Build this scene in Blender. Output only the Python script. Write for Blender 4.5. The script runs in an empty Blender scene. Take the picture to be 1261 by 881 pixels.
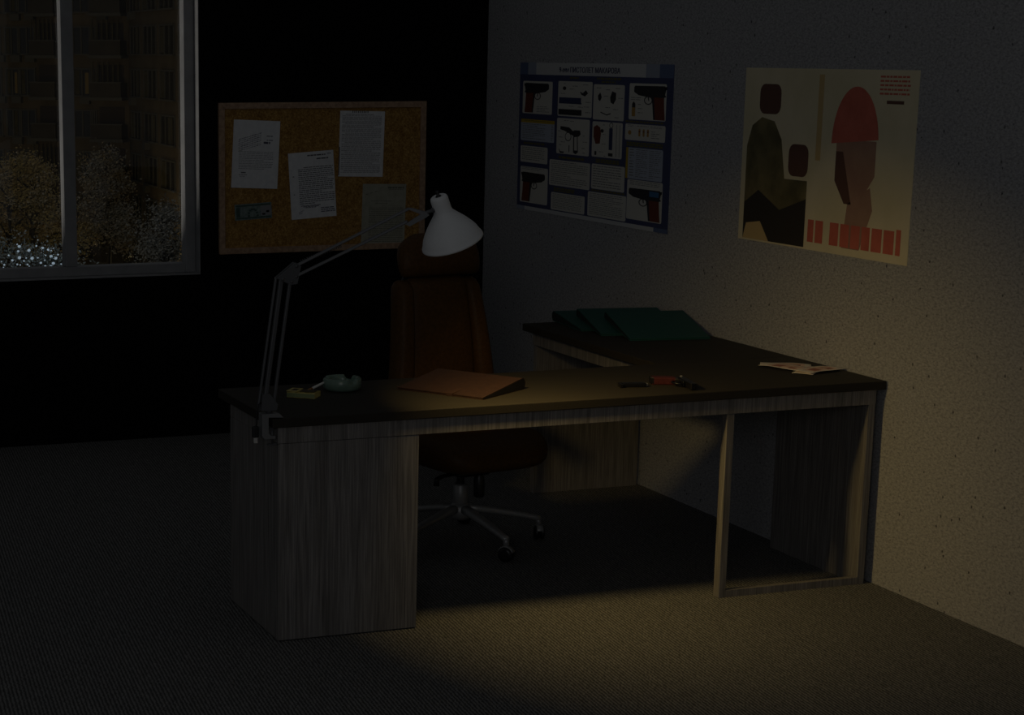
import bpy, bmesh, math, random
from mathutils import Vector, Matrix
random.seed(7)
S = bpy.context.scene
COL = S.collection
PI = math.pi
R = math.radians

# ------------------------------------------------------------------ materials
def new_mat(name):
    m = bpy.data.materials.new(name); m.use_nodes = True
    nt = m.node_tree
    b = nt.nodes['Principled BSDF']
    return m, nt, b

def plain(name, col, rough=.6, metal=0., spec=.5, coat=0.):
    m, nt, b = new_mat(name)
    b.inputs['Base Color'].default_value = (*col, 1)
    b.inputs['Roughness'].default_value = rough
    b.inputs['Metallic'].default_value = metal
    b.inputs['Specular IOR Level'].default_value = spec
    b.inputs['Coat Weight'].default_value = coat
    return m

def tex_coord(nt, scale=(1, 1, 1), rot=(0, 0, 0)):
    tc = nt.nodes.new('ShaderNodeTexCoord')
    mp = nt.nodes.new('ShaderNodeMapping')
    mp.inputs['Scale'].default_value = scale
    mp.inputs['Rotation'].default_value = rot
    nt.links.new(tc.outputs['Object'], mp.inputs['Vector'])
    return mp.outputs['Vector']

def noise(nt, vec, scale, detail=3, rough=.5):
    n = nt.nodes.new('ShaderNodeTexNoise')
    n.inputs['Scale'].default_value = scale
    n.inputs['Detail'].default_value = detail
    n.inputs['Roughness'].default_value = rough
    nt.links.new(vec, n.inputs['Vector'])
    return n.outputs['Fac']

def ramp(nt, fac, stops):
    r = nt.nodes.new('ShaderNodeValToRGB')
    e = r.color_ramp.elements
    while len(e) < len(stops): e.new(.5)
    for k, (p, c) in zip(e, stops):
        k.position = p; k.color = (*c, 1)
    nt.links.new(fac, r.inputs['Fac'])
    return r.outputs['Color']

def mixc(nt, a, b, fac, mode='MIX'):
    n = nt.nodes.new('ShaderNodeMix'); n.data_type = 'RGBA'; n.blend_type = mode
    if isinstance(fac, (int, float)): n.inputs['Factor'].default_value = fac
    else: nt.links.new(fac, n.inputs['Factor'])
    nt.links.new(a, n.inputs['A'])
    if isinstance(b, tuple): n.inputs['B'].default_value = (*b, 1)
    else: nt.links.new(b, n.inputs['B'])
    return n.outputs['Result']

def bump(nt, b, h, strength=.2, dist=.002):
    n = nt.nodes.new('ShaderNodeBump')
    n.inputs['Strength'].default_value = strength
    n.inputs['Distance'].default_value = dist
    nt.links.new(h, n.inputs['Height'])
    nt.links.new(n.outputs['Normal'], b.inputs['Normal'])

def mottled(name, lo, hi, scale, rough=.6, detail=4, strength=.15, dist=.002, stretch=(1, 1, 1), spec=.5, p0=.35, p1=.65):
    m, nt, b = new_mat(name)
    v = tex_coord(nt, stretch)
    f = noise(nt, v, scale, detail)
    nt.links.new(ramp(nt, f, [(p0, lo), (p1, hi)]), b.inputs['Base Color'])
    b.inputs['Roughness'].default_value = rough
    b.inputs['Specular IOR Level'].default_value = spec
    if strength: bump(nt, b, f, strength, dist)
    return m

def wood_mat():
    m, nt, b = new_mat('ash_wood')
    v = tex_coord(nt, (210, 210, 5))
    f1 = noise(nt, v, 1.0, 5, .6)
    v2 = tex_coord(nt, (50, 50, 2.2))
    f2 = noise(nt, v2, 1.0, 3, .5)
    c1 = ramp(nt, f1, [(.25, (.10, .092, .088)), (.5, (.235, .22, .208)), (.75, (.39, .365, .34))])
    c2 = ramp(nt, f2, [(.3, (.62, .60, .58)), (.7, (1., 1., 1.))])
    nt.links.new(mixc(nt, c1, c2, .75, 'MULTIPLY'), b.inputs['Base Color'])
    b.inputs['Roughness'].default_value = .55
    bump(nt, b, f1, .25, .0008)
    return m

def desktop_mat():
    m, nt, b = new_mat('dark_desktop')
    v = tex_coord(nt, (1, 1, 1))
    f = noise(nt, v, 260, 3, .6)
    nt.links.new(ramp(nt, f, [(.3, (.022, .0185, .014)), (.7, (.041, .035, .026))]), b.inputs['Base Color'])
    b.inputs['Roughness'].default_value = .62
    b.inputs['Specular IOR Level'].default_value = .25
    return m

def carpet_mat():
    m, nt, b = new_mat('twill_carpet')
    tc = nt.nodes.new('ShaderNodeTexCoord')
    def wave(ang, scale, dist):
        mp = nt.nodes.new('ShaderNodeMapping'); mp.inputs['Rotation'].default_value = (0, 0, ang)
        nt.links.new(tc.outputs['Object'], mp.inputs['Vector'])
        w = nt.nodes.new('ShaderNodeTexWave'); w.bands_direction = 'X'
        w.inputs['Scale'].default_value = scale
        w.inputs['Distortion'].default_value = dist
        w.inputs['Detail'].default_value = 1
        w.inputs['Detail Scale'].default_value = 3
        nt.links.new(mp.outputs['Vector'], w.inputs['Vector'])
        return w.outputs['Fac']
    w1 = wave(R(6), 26, 3.0)
    w2 = noise(nt, tex_coord(nt, (160, 34, 1), (0, 0, R(8))), 1, 4, .7)
    mul = nt.nodes.new('ShaderNodeMath'); mul.operation = 'MULTIPLY'
    nt.links.new(w1, mul.inputs[0]); nt.links.new(w2, mul.inputs[1])
    f = noise(nt, tex_coord(nt, (1, .35, 1)), 90, 4, .7)
    g = noise(nt, tex_coord(nt, (9, 2.2, 1), (0, 0, R(20))), 4, 4, .6)
    c = ramp(nt, mul.outputs[0], [(.05, (.10, .098, .094)), (.5, (.31, .302, .29))])
    c = mixc(nt, c, ramp(nt, f, [(.3, (.6, .6, .6)), (.7, (1, 1, 1))]), .8, 'MULTIPLY')
    c = mixc(nt, c, ramp(nt, g, [(.3, (.8, .8, .8)), (.7, (1, 1, 1))]), .8, 'MULTIPLY')
    nt.links.new(c, b.inputs['Base Color'])
    b.inputs['Roughness'].default_value = .9
    b.inputs['Specular IOR Level'].default_value = .1
    bump(nt, b, mul.outputs[0], .5, .003)
    return m

def speckled_wall_mat():
    m, nt, b = new_mat('speckled_grey_wall')
    v = tex_coord(nt)
    fa = noise(nt, tex_coord(nt, (1, 75, 150), (R(48), 0, 0)), 1, 6, .8)
    fb = noise(nt, tex_coord(nt, (1, 70, 160), (R(-40), 0, 0)), 1, 6, .8)
    fm = nt.nodes.new('ShaderNodeMath'); fm.operation = 'MULTIPLY'; nt.links.new(fa, fm.inputs[0]); nt.links.new(fb, fm.inputs[1])
    fs = nt.nodes.new('ShaderNodeMath'); fs.operation = 'SQRT'; nt.links.new(fm.outputs[0], fs.inputs[0]); f = fs.outputs[0]
    c = ramp(nt, f, [(.38, (.22, .22, .225)), (.49, (.40, .395, .40)), (.60, (.53, .525, .53))])
    g = noise(nt, tex_coord(nt, (1, 16, 22)), 4, 6, .75)
    c = mixc(nt, c, ramp(nt, g, [(.38, (.62, .62, .62)), (.52, (1, 1, 1))]), .7, 'MULTIPLY')
    # scattered dark flecks: small voronoi cores, kept only where a coarse noise is high
    vo = nt.nodes.new('ShaderNodeTexVoronoi'); vo.inputs['Scale'].default_value = 26
    nt.links.new(tex_coord(nt, (1, 1, .75)), vo.inputs['Vector'])
    wob = noise(nt, v, 190, 2)
    ad = nt.nodes.new('ShaderNodeMath'); ad.operation = 'MULTIPLY_ADD'
    nt.links.new(wob, ad.inputs[0]); ad.inputs[1].default_value = .22
    nt.links.new(vo.outputs['Distance'], ad.inputs[2])
    core = ramp(nt, ad.outputs[0], [(.19, (1, 1, 1)), (.24, (0, 0, 0))])
    sep = nt.nodes.new('ShaderNodeSeparateColor'); nt.links.new(vo.outputs['Color'], sep.inputs['Color'])
    keep = ramp(nt, sep.outputs['Red'], [(.50, (0, 0, 0)), (.62, (1, 1, 1))])
    k = mixc(nt, core, keep, 1., 'MULTIPLY')
    bw = nt.nodes.new('ShaderNodeRGBToBW'); nt.links.new(k, bw.inputs['Color'])
    c = mixc(nt, c, (.09, .088, .09), bw.outputs['Val'])
    nt.links.new(c, b.inputs['Base Color'])
    b.inputs['Roughness'].default_value = .85
    b.inputs['Specular IOR Level'].default_value = .2
    bump(nt, b, f, .12, .002)
    return m

def cork_mat():
    m, nt, b = new_mat('cork')
    f = noise(nt, tex_coord(nt), 130, 4, .7)
    c = ramp(nt, f, [(.3, (.20, .10, .025)), (.5, (.42, .235, .065)), (.72, (.66, .43, .16))])
    g = noise(nt, tex_coord(nt), 38, 3, .6)
    c = mixc(nt, c, ramp(nt, g, [(.35, (.68, .62, .55)), (.6, (1, 1, 1))]), .8, 'MULTIPLY')
    nt.links.new(c, b.inputs['Base Color'])
    b.inputs['Roughness'].default_value = .9
    b.inputs['Specular IOR Level'].default_value = .1
    bump(nt, b, f, .5, .002)
    return m

def emit(name, col, strength):
    m = bpy.data.materials.new(name); m.use_nodes = True
    nt = m.node_tree; nt.nodes.clear()
    e = nt.nodes.new('ShaderNodeEmission'); o = nt.nodes.new('ShaderNodeOutputMaterial')
    e.inputs['Color'].default_value = (*col, 1); e.inputs['Strength'].default_value = strength
    nt.links.new(e.outputs[0], o.inputs['Surface'])
    return m

def glass_mat():
    m = bpy.data.materials.new('window_glass'); m.use_nodes = True
    nt = m.node_tree; nt.nodes.clear()
    t = nt.nodes.new('ShaderNodeBsdfTransparent'); g = nt.nodes.new('ShaderNodeBsdfGlossy')
    g.inputs['Roughness'].default_value = .02
    x = nt.nodes.new('ShaderNodeMixShader'); x.inputs[0].default_value = .05
    o = nt.nodes.new('ShaderNodeOutputMaterial')
    nt.links.new(t.outputs[0], x.inputs[1]); nt.links.new(g.outputs[0], x.inputs[2])
    nt.links.new(x.outputs[0], o.inputs['Surface'])
    return m

M = dict(
    wood=wood_mat(), desktop=desktop_mat(), carpet=carpet_mat(), wall=speckled_wall_mat(),
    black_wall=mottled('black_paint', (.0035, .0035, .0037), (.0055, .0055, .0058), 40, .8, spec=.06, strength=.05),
    ceiling=mottled('ceiling_paint', (.3, .3, .3), (.34, .34, .34), 30, .9, strength=.05),
    cork=cork_mat(),
    pine=mottled('pine_frame', (.34, .21, .13), (.50, .33, .21), 2.2, .6, stretch=(30, 30, 30), strength=.05),
    window_paint=mottled('window_paint', (.24, .24, .245), (.29, .29, .295), 12, .5, strength=.02),
    glass=glass_mat(),
    paper=mottled('white_paper', (.74, .74, .75), (.82, .82, .82), 40, .8, strength=.05, dist=.0005),
    old_paper=mottled('aged_paper', (.36, .35, .27), (.44, .43, .34), 30, .8, strength=.05, dist=.0005),
    ink=plain('ink', (.10, .10, .11), .8), faint_ink=plain('faint_ink', (.30, .30, .31), .8), ink_blue=plain('pen_ink', (.09, .09, .13), .8),
    leather=mottled('brown_leather', (.072, .033, .008), (.100, .046, .011), 90, .5, detail=5, strength=.2, dist=.0008, spec=.2),
    folder=mottled('tan_leather', (.032, .014, .0082), (.041, .018, .0105), 60, .55, detail=5, strength=.15, dist=.0006),
    folder_edge=plain('folder_edge', (.04, .017, .0095), .6), black=plain('black_plastic', (.012, .012, .013), .35),
    black_rubber=plain('black_rubber', (.014, .014, .015), .55),
    chrome=plain('brushed_steel', (.36, .355, .35), .42, .35),
    lamp_white=plain('white_enamel', (.78, .78, .775), .5, spec=.3),
    lamp_grey=plain('grey_lamp_metal', (.115, .115, .12), .45, .2),
    lamp_clamp=plain('clamp_metal', (.22, .22, .22), .45, .2), cream=plain('cream_plastic', (.55, .53, .5), .5),
    ash_glass=mottled('green_ceramic', (.14, .215, .165), (.18, .26, .205), 25, .3, strength=.03),
    ash=mottled('grey_ash', (.05, .05, .05), (.12, .12, .11), 300, .95),
    pack_yellow=mottled('yellow_pack', (.55, .44, .10), (.75, .62, .22), 60, .5, strength=0),
    pack_green=plain('green_pack', (.24, .28, .12), .5), pack_dark=plain('dark_pack_print', (.07, .05, .02), .5),
    cig_white=plain('cigarette_paper', (.75, .73, .68), .8), cig_filter=mottled('cigarette_filter', (.35, .16, .05), (.45, .22, .08), 400, .8),
    gun=plain('blued_steel', (.018, .018, .02), .28, .6), grip=mottled('red_brown_grip', (.060, .011, .007), (.085, .015, .010), 120, .4),
    binder=mottled('green_binder_cloth', (.010, .072, .064), (.014, .088, .078), 150, .55, strength=.1, dist=.0006),
    binder_dark=plain('binder_inside', (.006, .012, .011), .7), binder_page=plain('binder_lining', (.05, .055, .052), .7),
    note_pink=mottled('pink_banknote', (.52, .26, .18), (.86, .62, .47), 22, .75, detail=5, strength=0, p0=.3, p1=.6),
    note_cream=plain('cream_banknote_edge', (.86, .76, .62), .75), note_print=plain('banknote_print', (.42, .16, .10), .75),
    note_teal=mottled('teal_banknote', (.13, .19, .17), (.24, .30, .28), 60, .8, strength=0), note_teal_dark=plain('teal_print', (.06, .10, .085), .8),
    note_teal_light=plain('teal_light', (.28, .28, .285), .8),
    p_navy=mottled('poster_navy', (.055, .066, .145), (.065, .078, .17), 6, .55, strength=0), p_panel=plain('poster_panel', (.66, .64, .57), .6), p_head=plain('poster_header', (.62, .62, .61), .6),
    p_head2=plain('poster_header_fade', (.34, .37, .45), .6), p_head3=plain('poster_header_edge', (.12, .16, .28), .6),
    p_title=plain('poster_title', (.012, .014, .07), .6), p_olive=plain('poster_caption', (.17, .15, .03), .6),
    p_yellow=plain('poster_yellow', (.50, .34, .02), .6), p_blue_panel=plain('poster_blue_panel', (.46, .50, .58), .6),
    p_text=plain('poster_text', (.20, .20, .20), .6), p_gun=plain('poster_gun_print', (.025, .025, .03), .6),
    p_grip=plain('poster_grip_print', (.17, .04, .02), .6), p_brass=plain('poster_brass', (.45, .26, .06), .6),
    p_bluesteel=plain('poster_blue_steel', (.05, .16, .32), .6), p_navyshape=plain('poster_navy_shape', (.03, .045, .12), .6),
    a_cream=mottled('art_cream', (.70, .62, .40), (.78, .69, .47), 5, .65, strength=0), a_olive=mottled('art_olive', (.10, .085, .035), (.22, .18, .08), 9, .65, strength=0),
    a_dark=plain('art_dark', (.035, .028, .02), .65), a_red=mottled('art_red', (.56, .13, .085), (.66, .165, .11), 12, .65, strength=0),
    a_tan=mottled('art_tan', (.36, .20, .14), (.42, .25, .17), 8, .65, strength=0), a_brown=plain('art_brown', (.13, .06, .04), .65), a_ochre=plain('art_ochre', (.60, .43, .19), .65),
)

# ------------------------------------------------------------------ mesh builder
class MB:
    def __init__(s): s.v = []; s.f = []; s.m = []; s.sm = []
    def add(s, verts, faces, mi=0, smooth=False):
        o = len(s.v); s.v += [tuple(p) for p in verts]
        for f in faces:
            s.f.append([o + i for i in f]); s.m.append(mi); s.sm.append(smooth)
        return s
    def box(s, x0, x1, y0, y1, z0, z1, mi=0):
        v = [(x, y, z) for z in (z0, z1) for y in (y0, y1) for x in (x0, x1)]
        return s.add(v, [(0, 2, 3, 1), (4, 5, 7, 6), (0, 1, 5, 4), (2, 6, 7, 3), (0, 4, 6, 2), (1, 3, 7, 5)], mi)
    def bbox(s, x0, x1, y0, y1, z0, z1, b=.004, mi=0, seg=2):
        bm = bmesh.new(); bmesh.ops.create_cube(bm, size=1)
        for p in bm.verts:
            p.co = Vector(((x0 + x1) / 2 + p.co.x * (x1 - x0), (y0 + y1) / 2 + p.co.y * (y1 - y0), (z0 + z1) / 2 + p.co.z * (z1 - z0)))
        bmesh.ops.bevel(bm, geom=bm.edges[:], offset=b, segments=seg, affect='EDGES', profile=.5)
        return s.bm(bm, mi)
    def bm(s, bm, mi=0, smooth=False):
        bm.verts.index_update()
        s.add([p.co.copy() for p in bm.verts], [[q.index for q in f.verts] for f in bm.faces], mi, smooth); bm.free(); return s
    def loft(s, rings, mi=0, cap=True, smooth=True, closed=True):
        n = len(rings[0]); v = [p for r in rings for p in r]; f = []
        for i in range(len(rings) - 1):
            for j in range(n if closed else n - 1):
                k = (j + 1) % n
                f.append((i * n + j, i * n + k, (i + 1) * n + k, (i + 1) * n + j))
        if cap:
            f.append(tuple(range(n - 1, -1, -1))); f.append(tuple((len(rings) - 1) * n + j for j in range(n)))
        return s.add(v, f, mi, smooth)
    def tube(s, pts, r, n=10, mi=0, cap=True):
        pts = [Vector(p) for p in pts]; rr = r if isinstance(r, (list, tuple)) else [r] * len(pts)
        t0 = (pts[1] - pts[0]).normalized()
        up = Vector((0, 0, 1)) if abs(t0.z) < .9 else Vector((1, 0, 0))
        u = t0.cross(up).normalized(); rings = []
        for i, p in enumerate(pts):
            t = (pts[min(i + 1, len(pts) - 1)] - pts[max(i - 1, 0)]).normalized()
            u = (u - t * u.dot(t)).normalized(); w = t.cross(u)
            rings.append([p + (u * math.cos(a) + w * math.sin(a)) * rr[i] for a in [2 * PI * k / n for k in range(n)]])
        return s.loft(rings, mi, cap)
    def bar(s, p, q, w, h, side=(0, 1, 0), mi=0):
        """rectangular bar from p to q, w across 'side', h across the other way"""
        p, q = Vector(p), Vector(q); t = (q - p).normalized(); a = Vector(side); a = (a - t * a.dot(t)).normalized(); c = t.cross(a)
        rings = [[e + a * (i * w / 2) + c * (j * h / 2) for i, j in ((-1, -1), (1, -1), (1, 1), (-1, 1))] for e in (p, q)]
        return s.loft(rings, mi, True, False)
    def lathe(s, prof, origin=(0, 0, 0), axis=(0, 0, 1), n=32, mi=0, cap=False, smooth=True):
        o = Vector(origin); a = Vector(axis).normalized()
        u = a.orthogonal().normalized(); w = a.cross(u)
        rings = [[o + a * h + (u * math.cos(t) + w * math.sin(t)) * max(r, 1e-5) for t in [2 * PI * k / n for k in range(n)]] for r, h in prof]
        return s.loft(rings, mi, cap, smooth)
    def prism(s, poly, d, fn, mi=0):
        """poly of 2-D points; fn(u, v, w) -> 3-D; w from 0 to d"""
        n = len(poly); a = [fn(u, v, 0) for u, v in poly]; b = [fn(u, v, d) for u, v in poly]
        f = [tuple(range(n - 1, -1, -1)), tuple(range(n, 2 * n))] + [(i, (i + 1) % n, n + (i + 1) % n, n + i) for i in range(n)]
        return s.add(a + b, f, mi)
    def build(s, name, mats, parent=None, loc=None, fix=True, bevel=0):
        me = bpy.data.meshes.new(name)
        off = Vector(loc) if loc is not None else Vector((0, 0, 0))
        me.from_pydata([Vector(p) - off for p in s.v], [], s.f)
        for m in (mats if isinstance(mats, (list, tuple)) else [mats]): me.materials.append(m)
        for i, p in enumerate(me.polygons):
            p.material_index = s.m[i]; p.use_smooth = s.sm[i]
        if fix:
            b = bmesh.new(); b.from_mesh(me); bmesh.ops.recalc_face_normals(b, faces=b.faces[:]); b.to_mesh(me); b.free()
        me.update()
        o = bpy.data.objects.new(name, me); COL.objects.link(o)
        if parent is not None: o.parent = parent
        if loc is not None: o.location = loc
        if bevel:
            md = o.modifiers.new('edge', 'BEVEL'); md.width = bevel; md.segments = 2; md.limit_method = 'ANGLE'
        return o

def tag(o, label=None, cat=None, group=None, kind=None):
    if label: o['label'] = label
    if cat: o['category'] = cat
    if group: o['group'] = group
    if kind: o['kind'] = kind
    return o

def thing(name, label, cat, loc=(0, 0, 0), rz=0, group=None):
    o = bpy.data.objects.new(name, None); COL.objects.link(o)
    o.location = loc; o.rotation_euler = (0, 0, rz); o.empty_display_size = .05
    return tag(o, label, cat, group)

def struct(o, label, cat):
    return tag(o, label, cat, kind='structure')

def copy_tree(o, parent=None):
    c = o.copy(); COL.objects.link(c); c.parent = parent
    for ch in list(o.children): copy_tree(ch, c)
    return c

# ------------------------------------------------------------------ room
WX0, WX1, WZ0, WZ1 = -3.55, -1.535, .814, 2.45       # window opening
XL, YF, H = -6.6, -12.6, 2.95
struct(MB().box(XL, .2, YF, .25, -.12, 0).build('floor', M['carpet']), 'dark grey twill carpet covering the whole office floor', 'floor')
w = MB()
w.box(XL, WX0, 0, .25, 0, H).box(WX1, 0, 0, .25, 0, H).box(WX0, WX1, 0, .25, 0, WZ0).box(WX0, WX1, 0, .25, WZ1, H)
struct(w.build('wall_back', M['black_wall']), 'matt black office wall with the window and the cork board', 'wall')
struct(MB().box(0, .2, YF, .25, 0, H).build('wall_right', M['wall']), 'speckled grey office wall carrying the two posters', 'wall')

# window: reveal lining, frame set back .07, mullion, panes
win = thing('window_1', 'grey framed window in the black wall with night view', 'window', ((WX0 + WX1) / 2, 0, WZ0)); struct(win, None, None)
wl = win.location
def wpart(name, mb, mat): return mb.build(name, mat, win, None) if False else _rel(name, mb, mat, win)
def _rel(name, mb, mat, par, bevel=0):
    """part whose vertices are given in world coordinates, under an unrotated thing"""
    off = Vector(par.location); q = par.parent
    while q: off += Vector(q.location); q = q.parent
    mb.v = [tuple(Vector(p) - off) for p in mb.v]
    return mb.build(name, mat, par, bevel=bevel)
b = MB()
b.box(WX1 - .003, WX1, -.002, .25, WZ0, WZ1).box(WX0, WX0 + .003, -.002, .25, WZ0, WZ1).box(WX0, WX1, -.002, .25, WZ1 - .003, WZ1)
_rel('reveal_lining', b, M['window_paint'], win)
_rel('window_sill', MB().box(WX0, WX1, -.004, .07, WZ0, WZ0 + .004), M['window_paint'], win)
fy0, fy1 = .07, .145
FX0, FX1, FZ0, FZ1 = WX0 + .003, WX1 - .003, WZ0 + .004, WZ1 - .003
fr = MB()
fr.box(FX1 - .052, FX1, fy0, fy1, FZ0, FZ1).box(FX0, FX0 + .052, fy0, fy1, FZ0, FZ1)
fr.box(FX0 + .052, FX1 - .052, fy0, fy1, FZ0, FZ0 + .047).box(FX0 + .052, FX1 - .052, fy0, fy1, FZ1 - .05, FZ1)
_rel('window_frame', fr, M['window_paint'], win, bevel=.003)
_rel('mullion', MB().box(-2.2, -2.14, fy0, fy1, FZ0 + .047, FZ1 - .05).box(-2.875, -2.815, fy0, fy1, FZ0 + .047, FZ1 - .05), M['window_paint'], win, bevel=.003)
for x0, x1 in ((FX0 + .052, -2.875), (-2.815, -2.2), (-2.14, FX1 - .052)):
    _rel('window_pane', MB().box(x0 - .004, x1 + .004, .126, .132, FZ0 + .043, FZ1 - .046), M['glass'], win)

# ------------------------------------------------------------------ desk (L-shaped)
DX0, DX1, DY0, DY1 = -2.3145, -.005, -3.464, -2.864
ZT, ZB, ZA = .75, .7193, .6655
RX0, RY1 = -.5866, -1.698
desk = thing('desk', 'L-shaped ash office desk with dark top standing along the speckled wall', 'desk', (-1.15, -3.16, 0))
_rel('desktop', MB().bbox(DX0, DX1, DY0, DY1, ZB, ZT, .0025), M['desktop'], desk)
_rel('return_top', MB().bbox(RX0, DX1, DY1 + .0005, RY1, ZB, ZT, .0025), M['desktop'], desk)
CX0, CX1, CY0, CY1 = -2.2915, -1.801, -3.4517, -2.935
cab = _rel('cabinet', MB().bbox(CX0, CX1, CY0, CY1, .004, ZA - .0015, .0015), M['wood'], desk)
_rel('plinth', MB().box(CX0 + .01, CX1 - .01, CY0 + .01, CY1 - .01, 0, .006), M['black'], desk)
_rel('drawer_front', MB().bbox(CX0 + .004, CX1 - .004, CY1, CY1 + .018, .46, .655, .002).bbox(CX0 + .004, CX1 - .004, CY1, CY1 + .018, .235, .455, .002).bbox(CX0 + .004, CX1 - .004, CY1, CY1 + .018, .01, .23, .002), M['wood'], desk)
_rel('apron', MB().box(CX0 - .001, -.0378, CY0 - .0015, CY0 + .025, ZA, ZB).box(CX0 - .001, CX0 + .022, CY0 + .025, CY1, ZA, ZB).box(CX0 + .022, RX0 + .0, CY1 - .025, CY1, ZA, ZB), M['wood'], desk, bevel=.001)
_rel('leg', MB().box(-.6406, -.6128, CY0, CY0 + .036, 0, ZA), M['wood'], desk, bevel=.0012)
_rel('bottom_rail', MB().box(-.6128, -.066, CY0, CY0 + .022, 0, .027), M['wood'], desk, bevel=.001)
_rel('side_panel', MB().box(-.066, -.0378, CY0, -2.88, 0, ZA), M['wood'], desk, bevel=.0012)
_rel('end_panel', MB().box(-.5316, -.019, -1.7313, -1.7033, 0, ZB), M['wood'], desk, bevel=.0012)
_rel('return_apron', MB().box(-.551, -.529, DY1 + .02, -1.7313, ZA - .004, ZB), M['wood'], desk, bevel=.001)

# ------------------------------------------------------------------ office chair
chair = thing('office_chair', 'brown leather high-backed swivel chair on castors behind the desk', 'chair', (-1.19, -2.43, 0), R(9))
def srect(cx, cy, hx, hy, z, p=3.5, n=40, tilt=None):
    """superellipse ring in the x-y plane"""
    out = []
    for k in range(n):
        a = 2 * PI * k / n; c, s_ = math.cos(a), math.sin(a)
        out.append((cx + hx * math.copysign(abs(c) ** (2 / p), c), cy + hy * math.copysign(abs(s_) ** (2 / p), s_), z(cx, cy) if callable(z) else z))
    return out
# seat: cushion with a waterfall front edge
sb = MB(); rings = []
for t in [0, .06, .16, .32, .5, .68, .84, .94, 1]:
    e = (1 - abs(2 * t - 1) ** 2.6) ** .5
    hx, hy = .185 + .07 * e, .20 + .08 * e
    z = .338 + .125 * t
    ring = srect(0, -.035, hx, hy, z, 4.2)
    ring = [(x, y, zz + .02 * max(0, (abs(x) / .24) ** 3) * (t) - .045 * max(0, (-y - .16) / .15) ** 2 * (t * .8 + .1)) for x, y, zz in ring]
    rings.append(ring)
sb.loft(rings); sb.build('seat', M['leather'], chair)
MB().loft([srect(0, -.02, .15, .16, .325, 4), srect(0, -.02, .19, .21, .345, 4)]).build('seat_pan', M['black'], chair)
# backrest: vertical loft, bulging centre and two side bolsters
def back_y(z): return .185 + .085 * ((z - .45) / .75) + .03 * math.sin((z - .45) / .75 * PI) * -1
def vloft(mb, prof, depth_c=0, p=3.2, n=36, mi=0):
    rings = []
    for z, cx, hx, dy, th in prof:
        y0 = back_y(z) + dy
        rings.append([(cx + hx * math.copysign(abs(math.cos(a)) ** (2 / p), math.cos(a)), y0 + th * math.copysign(abs(math.sin(a)) ** (2 / p), math.sin(a)), z) for a in [2 * PI * k / n for k in range(n)]])
    mb.loft(rings, mi); return mb
prof = []
for t in [0, .03, .08, .16, .3, .45, .6, .75, .88, .95, .985, 1]:
    z = .46 + .575 * t
    e = min(1, t / .08) ** .5 * min(1, (1 - t) / .05 + .001) ** .45
    prof.append((z, 0, (.165 - .03 * t) * (.75 + .25 * e), -.012, .045 * e + .004))
vloft(MB(), prof).build('back_cushion', M['leather'], chair)
for sx in (-1, 1):
    prof = []
    for t in [0, .03, .08, .16, .3, .45, .6, .75, .88, .95, .985, 1]:
        z = .455 + .57 * t
        e = min(1, t / .08) ** .5 * min(1, (1 - t) / .06 + .001) ** .45
        prof.append((z, sx * (.196 - .045 * t) + (.012 + .014 * (sx > 0)) * (1 - t), (.050 - .014 * t) * (.6 + .4 * e), -.012, .050 * e + .004))
    vloft(MB(), prof, p=2.5).build('side_bolster', M['leather'], chair)
prof = []
for t in [0, .04, .12, .3, .5, .7, .84, .93, .98, 1]:
    z = 1.035 + .165 * t
    e = max(0, 1 - abs(2 * t - 1) ** 3.0) ** .5
    hx = .186 - .008 * t - (.075 * max(0, (t - .55) / .45) ** 2.2)
    prof.append((z, .026, hx * (.9 + .1 * e), -.014, .052 * e + .004))
vloft(MB(), prof, p=2.8).build('headrest', M['leather'], chair)
prof = [(.44, 0, .19, .045, .012), (.6, 0, .2, .045, .016), (.9, 0, .17, .045, .016), (1.02, .01, .13, .04, .014), (1.1, .022, .10, .04, .012), (1.15, .024, .08, .035, .006)]
vloft(MB(), prof).build('back_shell', M['black'], chair)
MB().tube([(0, .10, .325), (0, .24, .33), (0, .275, .40), (0, .27, .52)], .022, 10).build('back_bracket', M['black'], chair)
for sx in (-1, 1):
    a = MB().tube([(sx * .20, .06, .335), (sx * .285, .06, .345), (sx * .30, .06, .40), (sx * .30, .05, .56), (sx * .30, .03, .595)], .017, 10)
    a.loft([srect(sx * .30, 0, .020, .10, .592, 3, 20), srect(sx * .30, 0, .027, .115, .602, 3, 20), srect(sx * .30, 0, .027, .115, .612, 3, 20), srect(sx * .30, 0, .020, .105, .62, 3, 20)])
    a.build('armrest', M['black_rubber'], chair)
MB().bbox(-.075, .075, -.10, .13, .285, .33, .012).build('tilt_mechanism', M['black'], chair)
MB().tube([(-.05, -.05, .295), (-.13, -.07, .295), (-.155, -.07, .285), (-.158, -.072, .26)], [.008, .008, .011, .012], 8).build('tilt_lever', M['black'], chair)
MB().lathe([(.001, .205), (.019, .205), (.022, .215), (.022, .275), (.016, .295)], (.02, -.10, 0), n=16).build('tension_knob', M['black'], chair)
MB().lathe([(.001, .11), (.030, .11), (.030, .235), (.026, .24), (.001, .24)], n=24).build('gas_column_cover', M['chrome'], chair)
MB().lathe([(.016, .23), (.016, .30)], n=16).build('gas_column', M['black'], chair)
MB().lathe([(.001, .10), (.036, .10), (.044, .115), (.042, .15), (.030, .165), (.001, .166)], n=28).build('base_hub', M['chrome'], chair)
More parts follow.
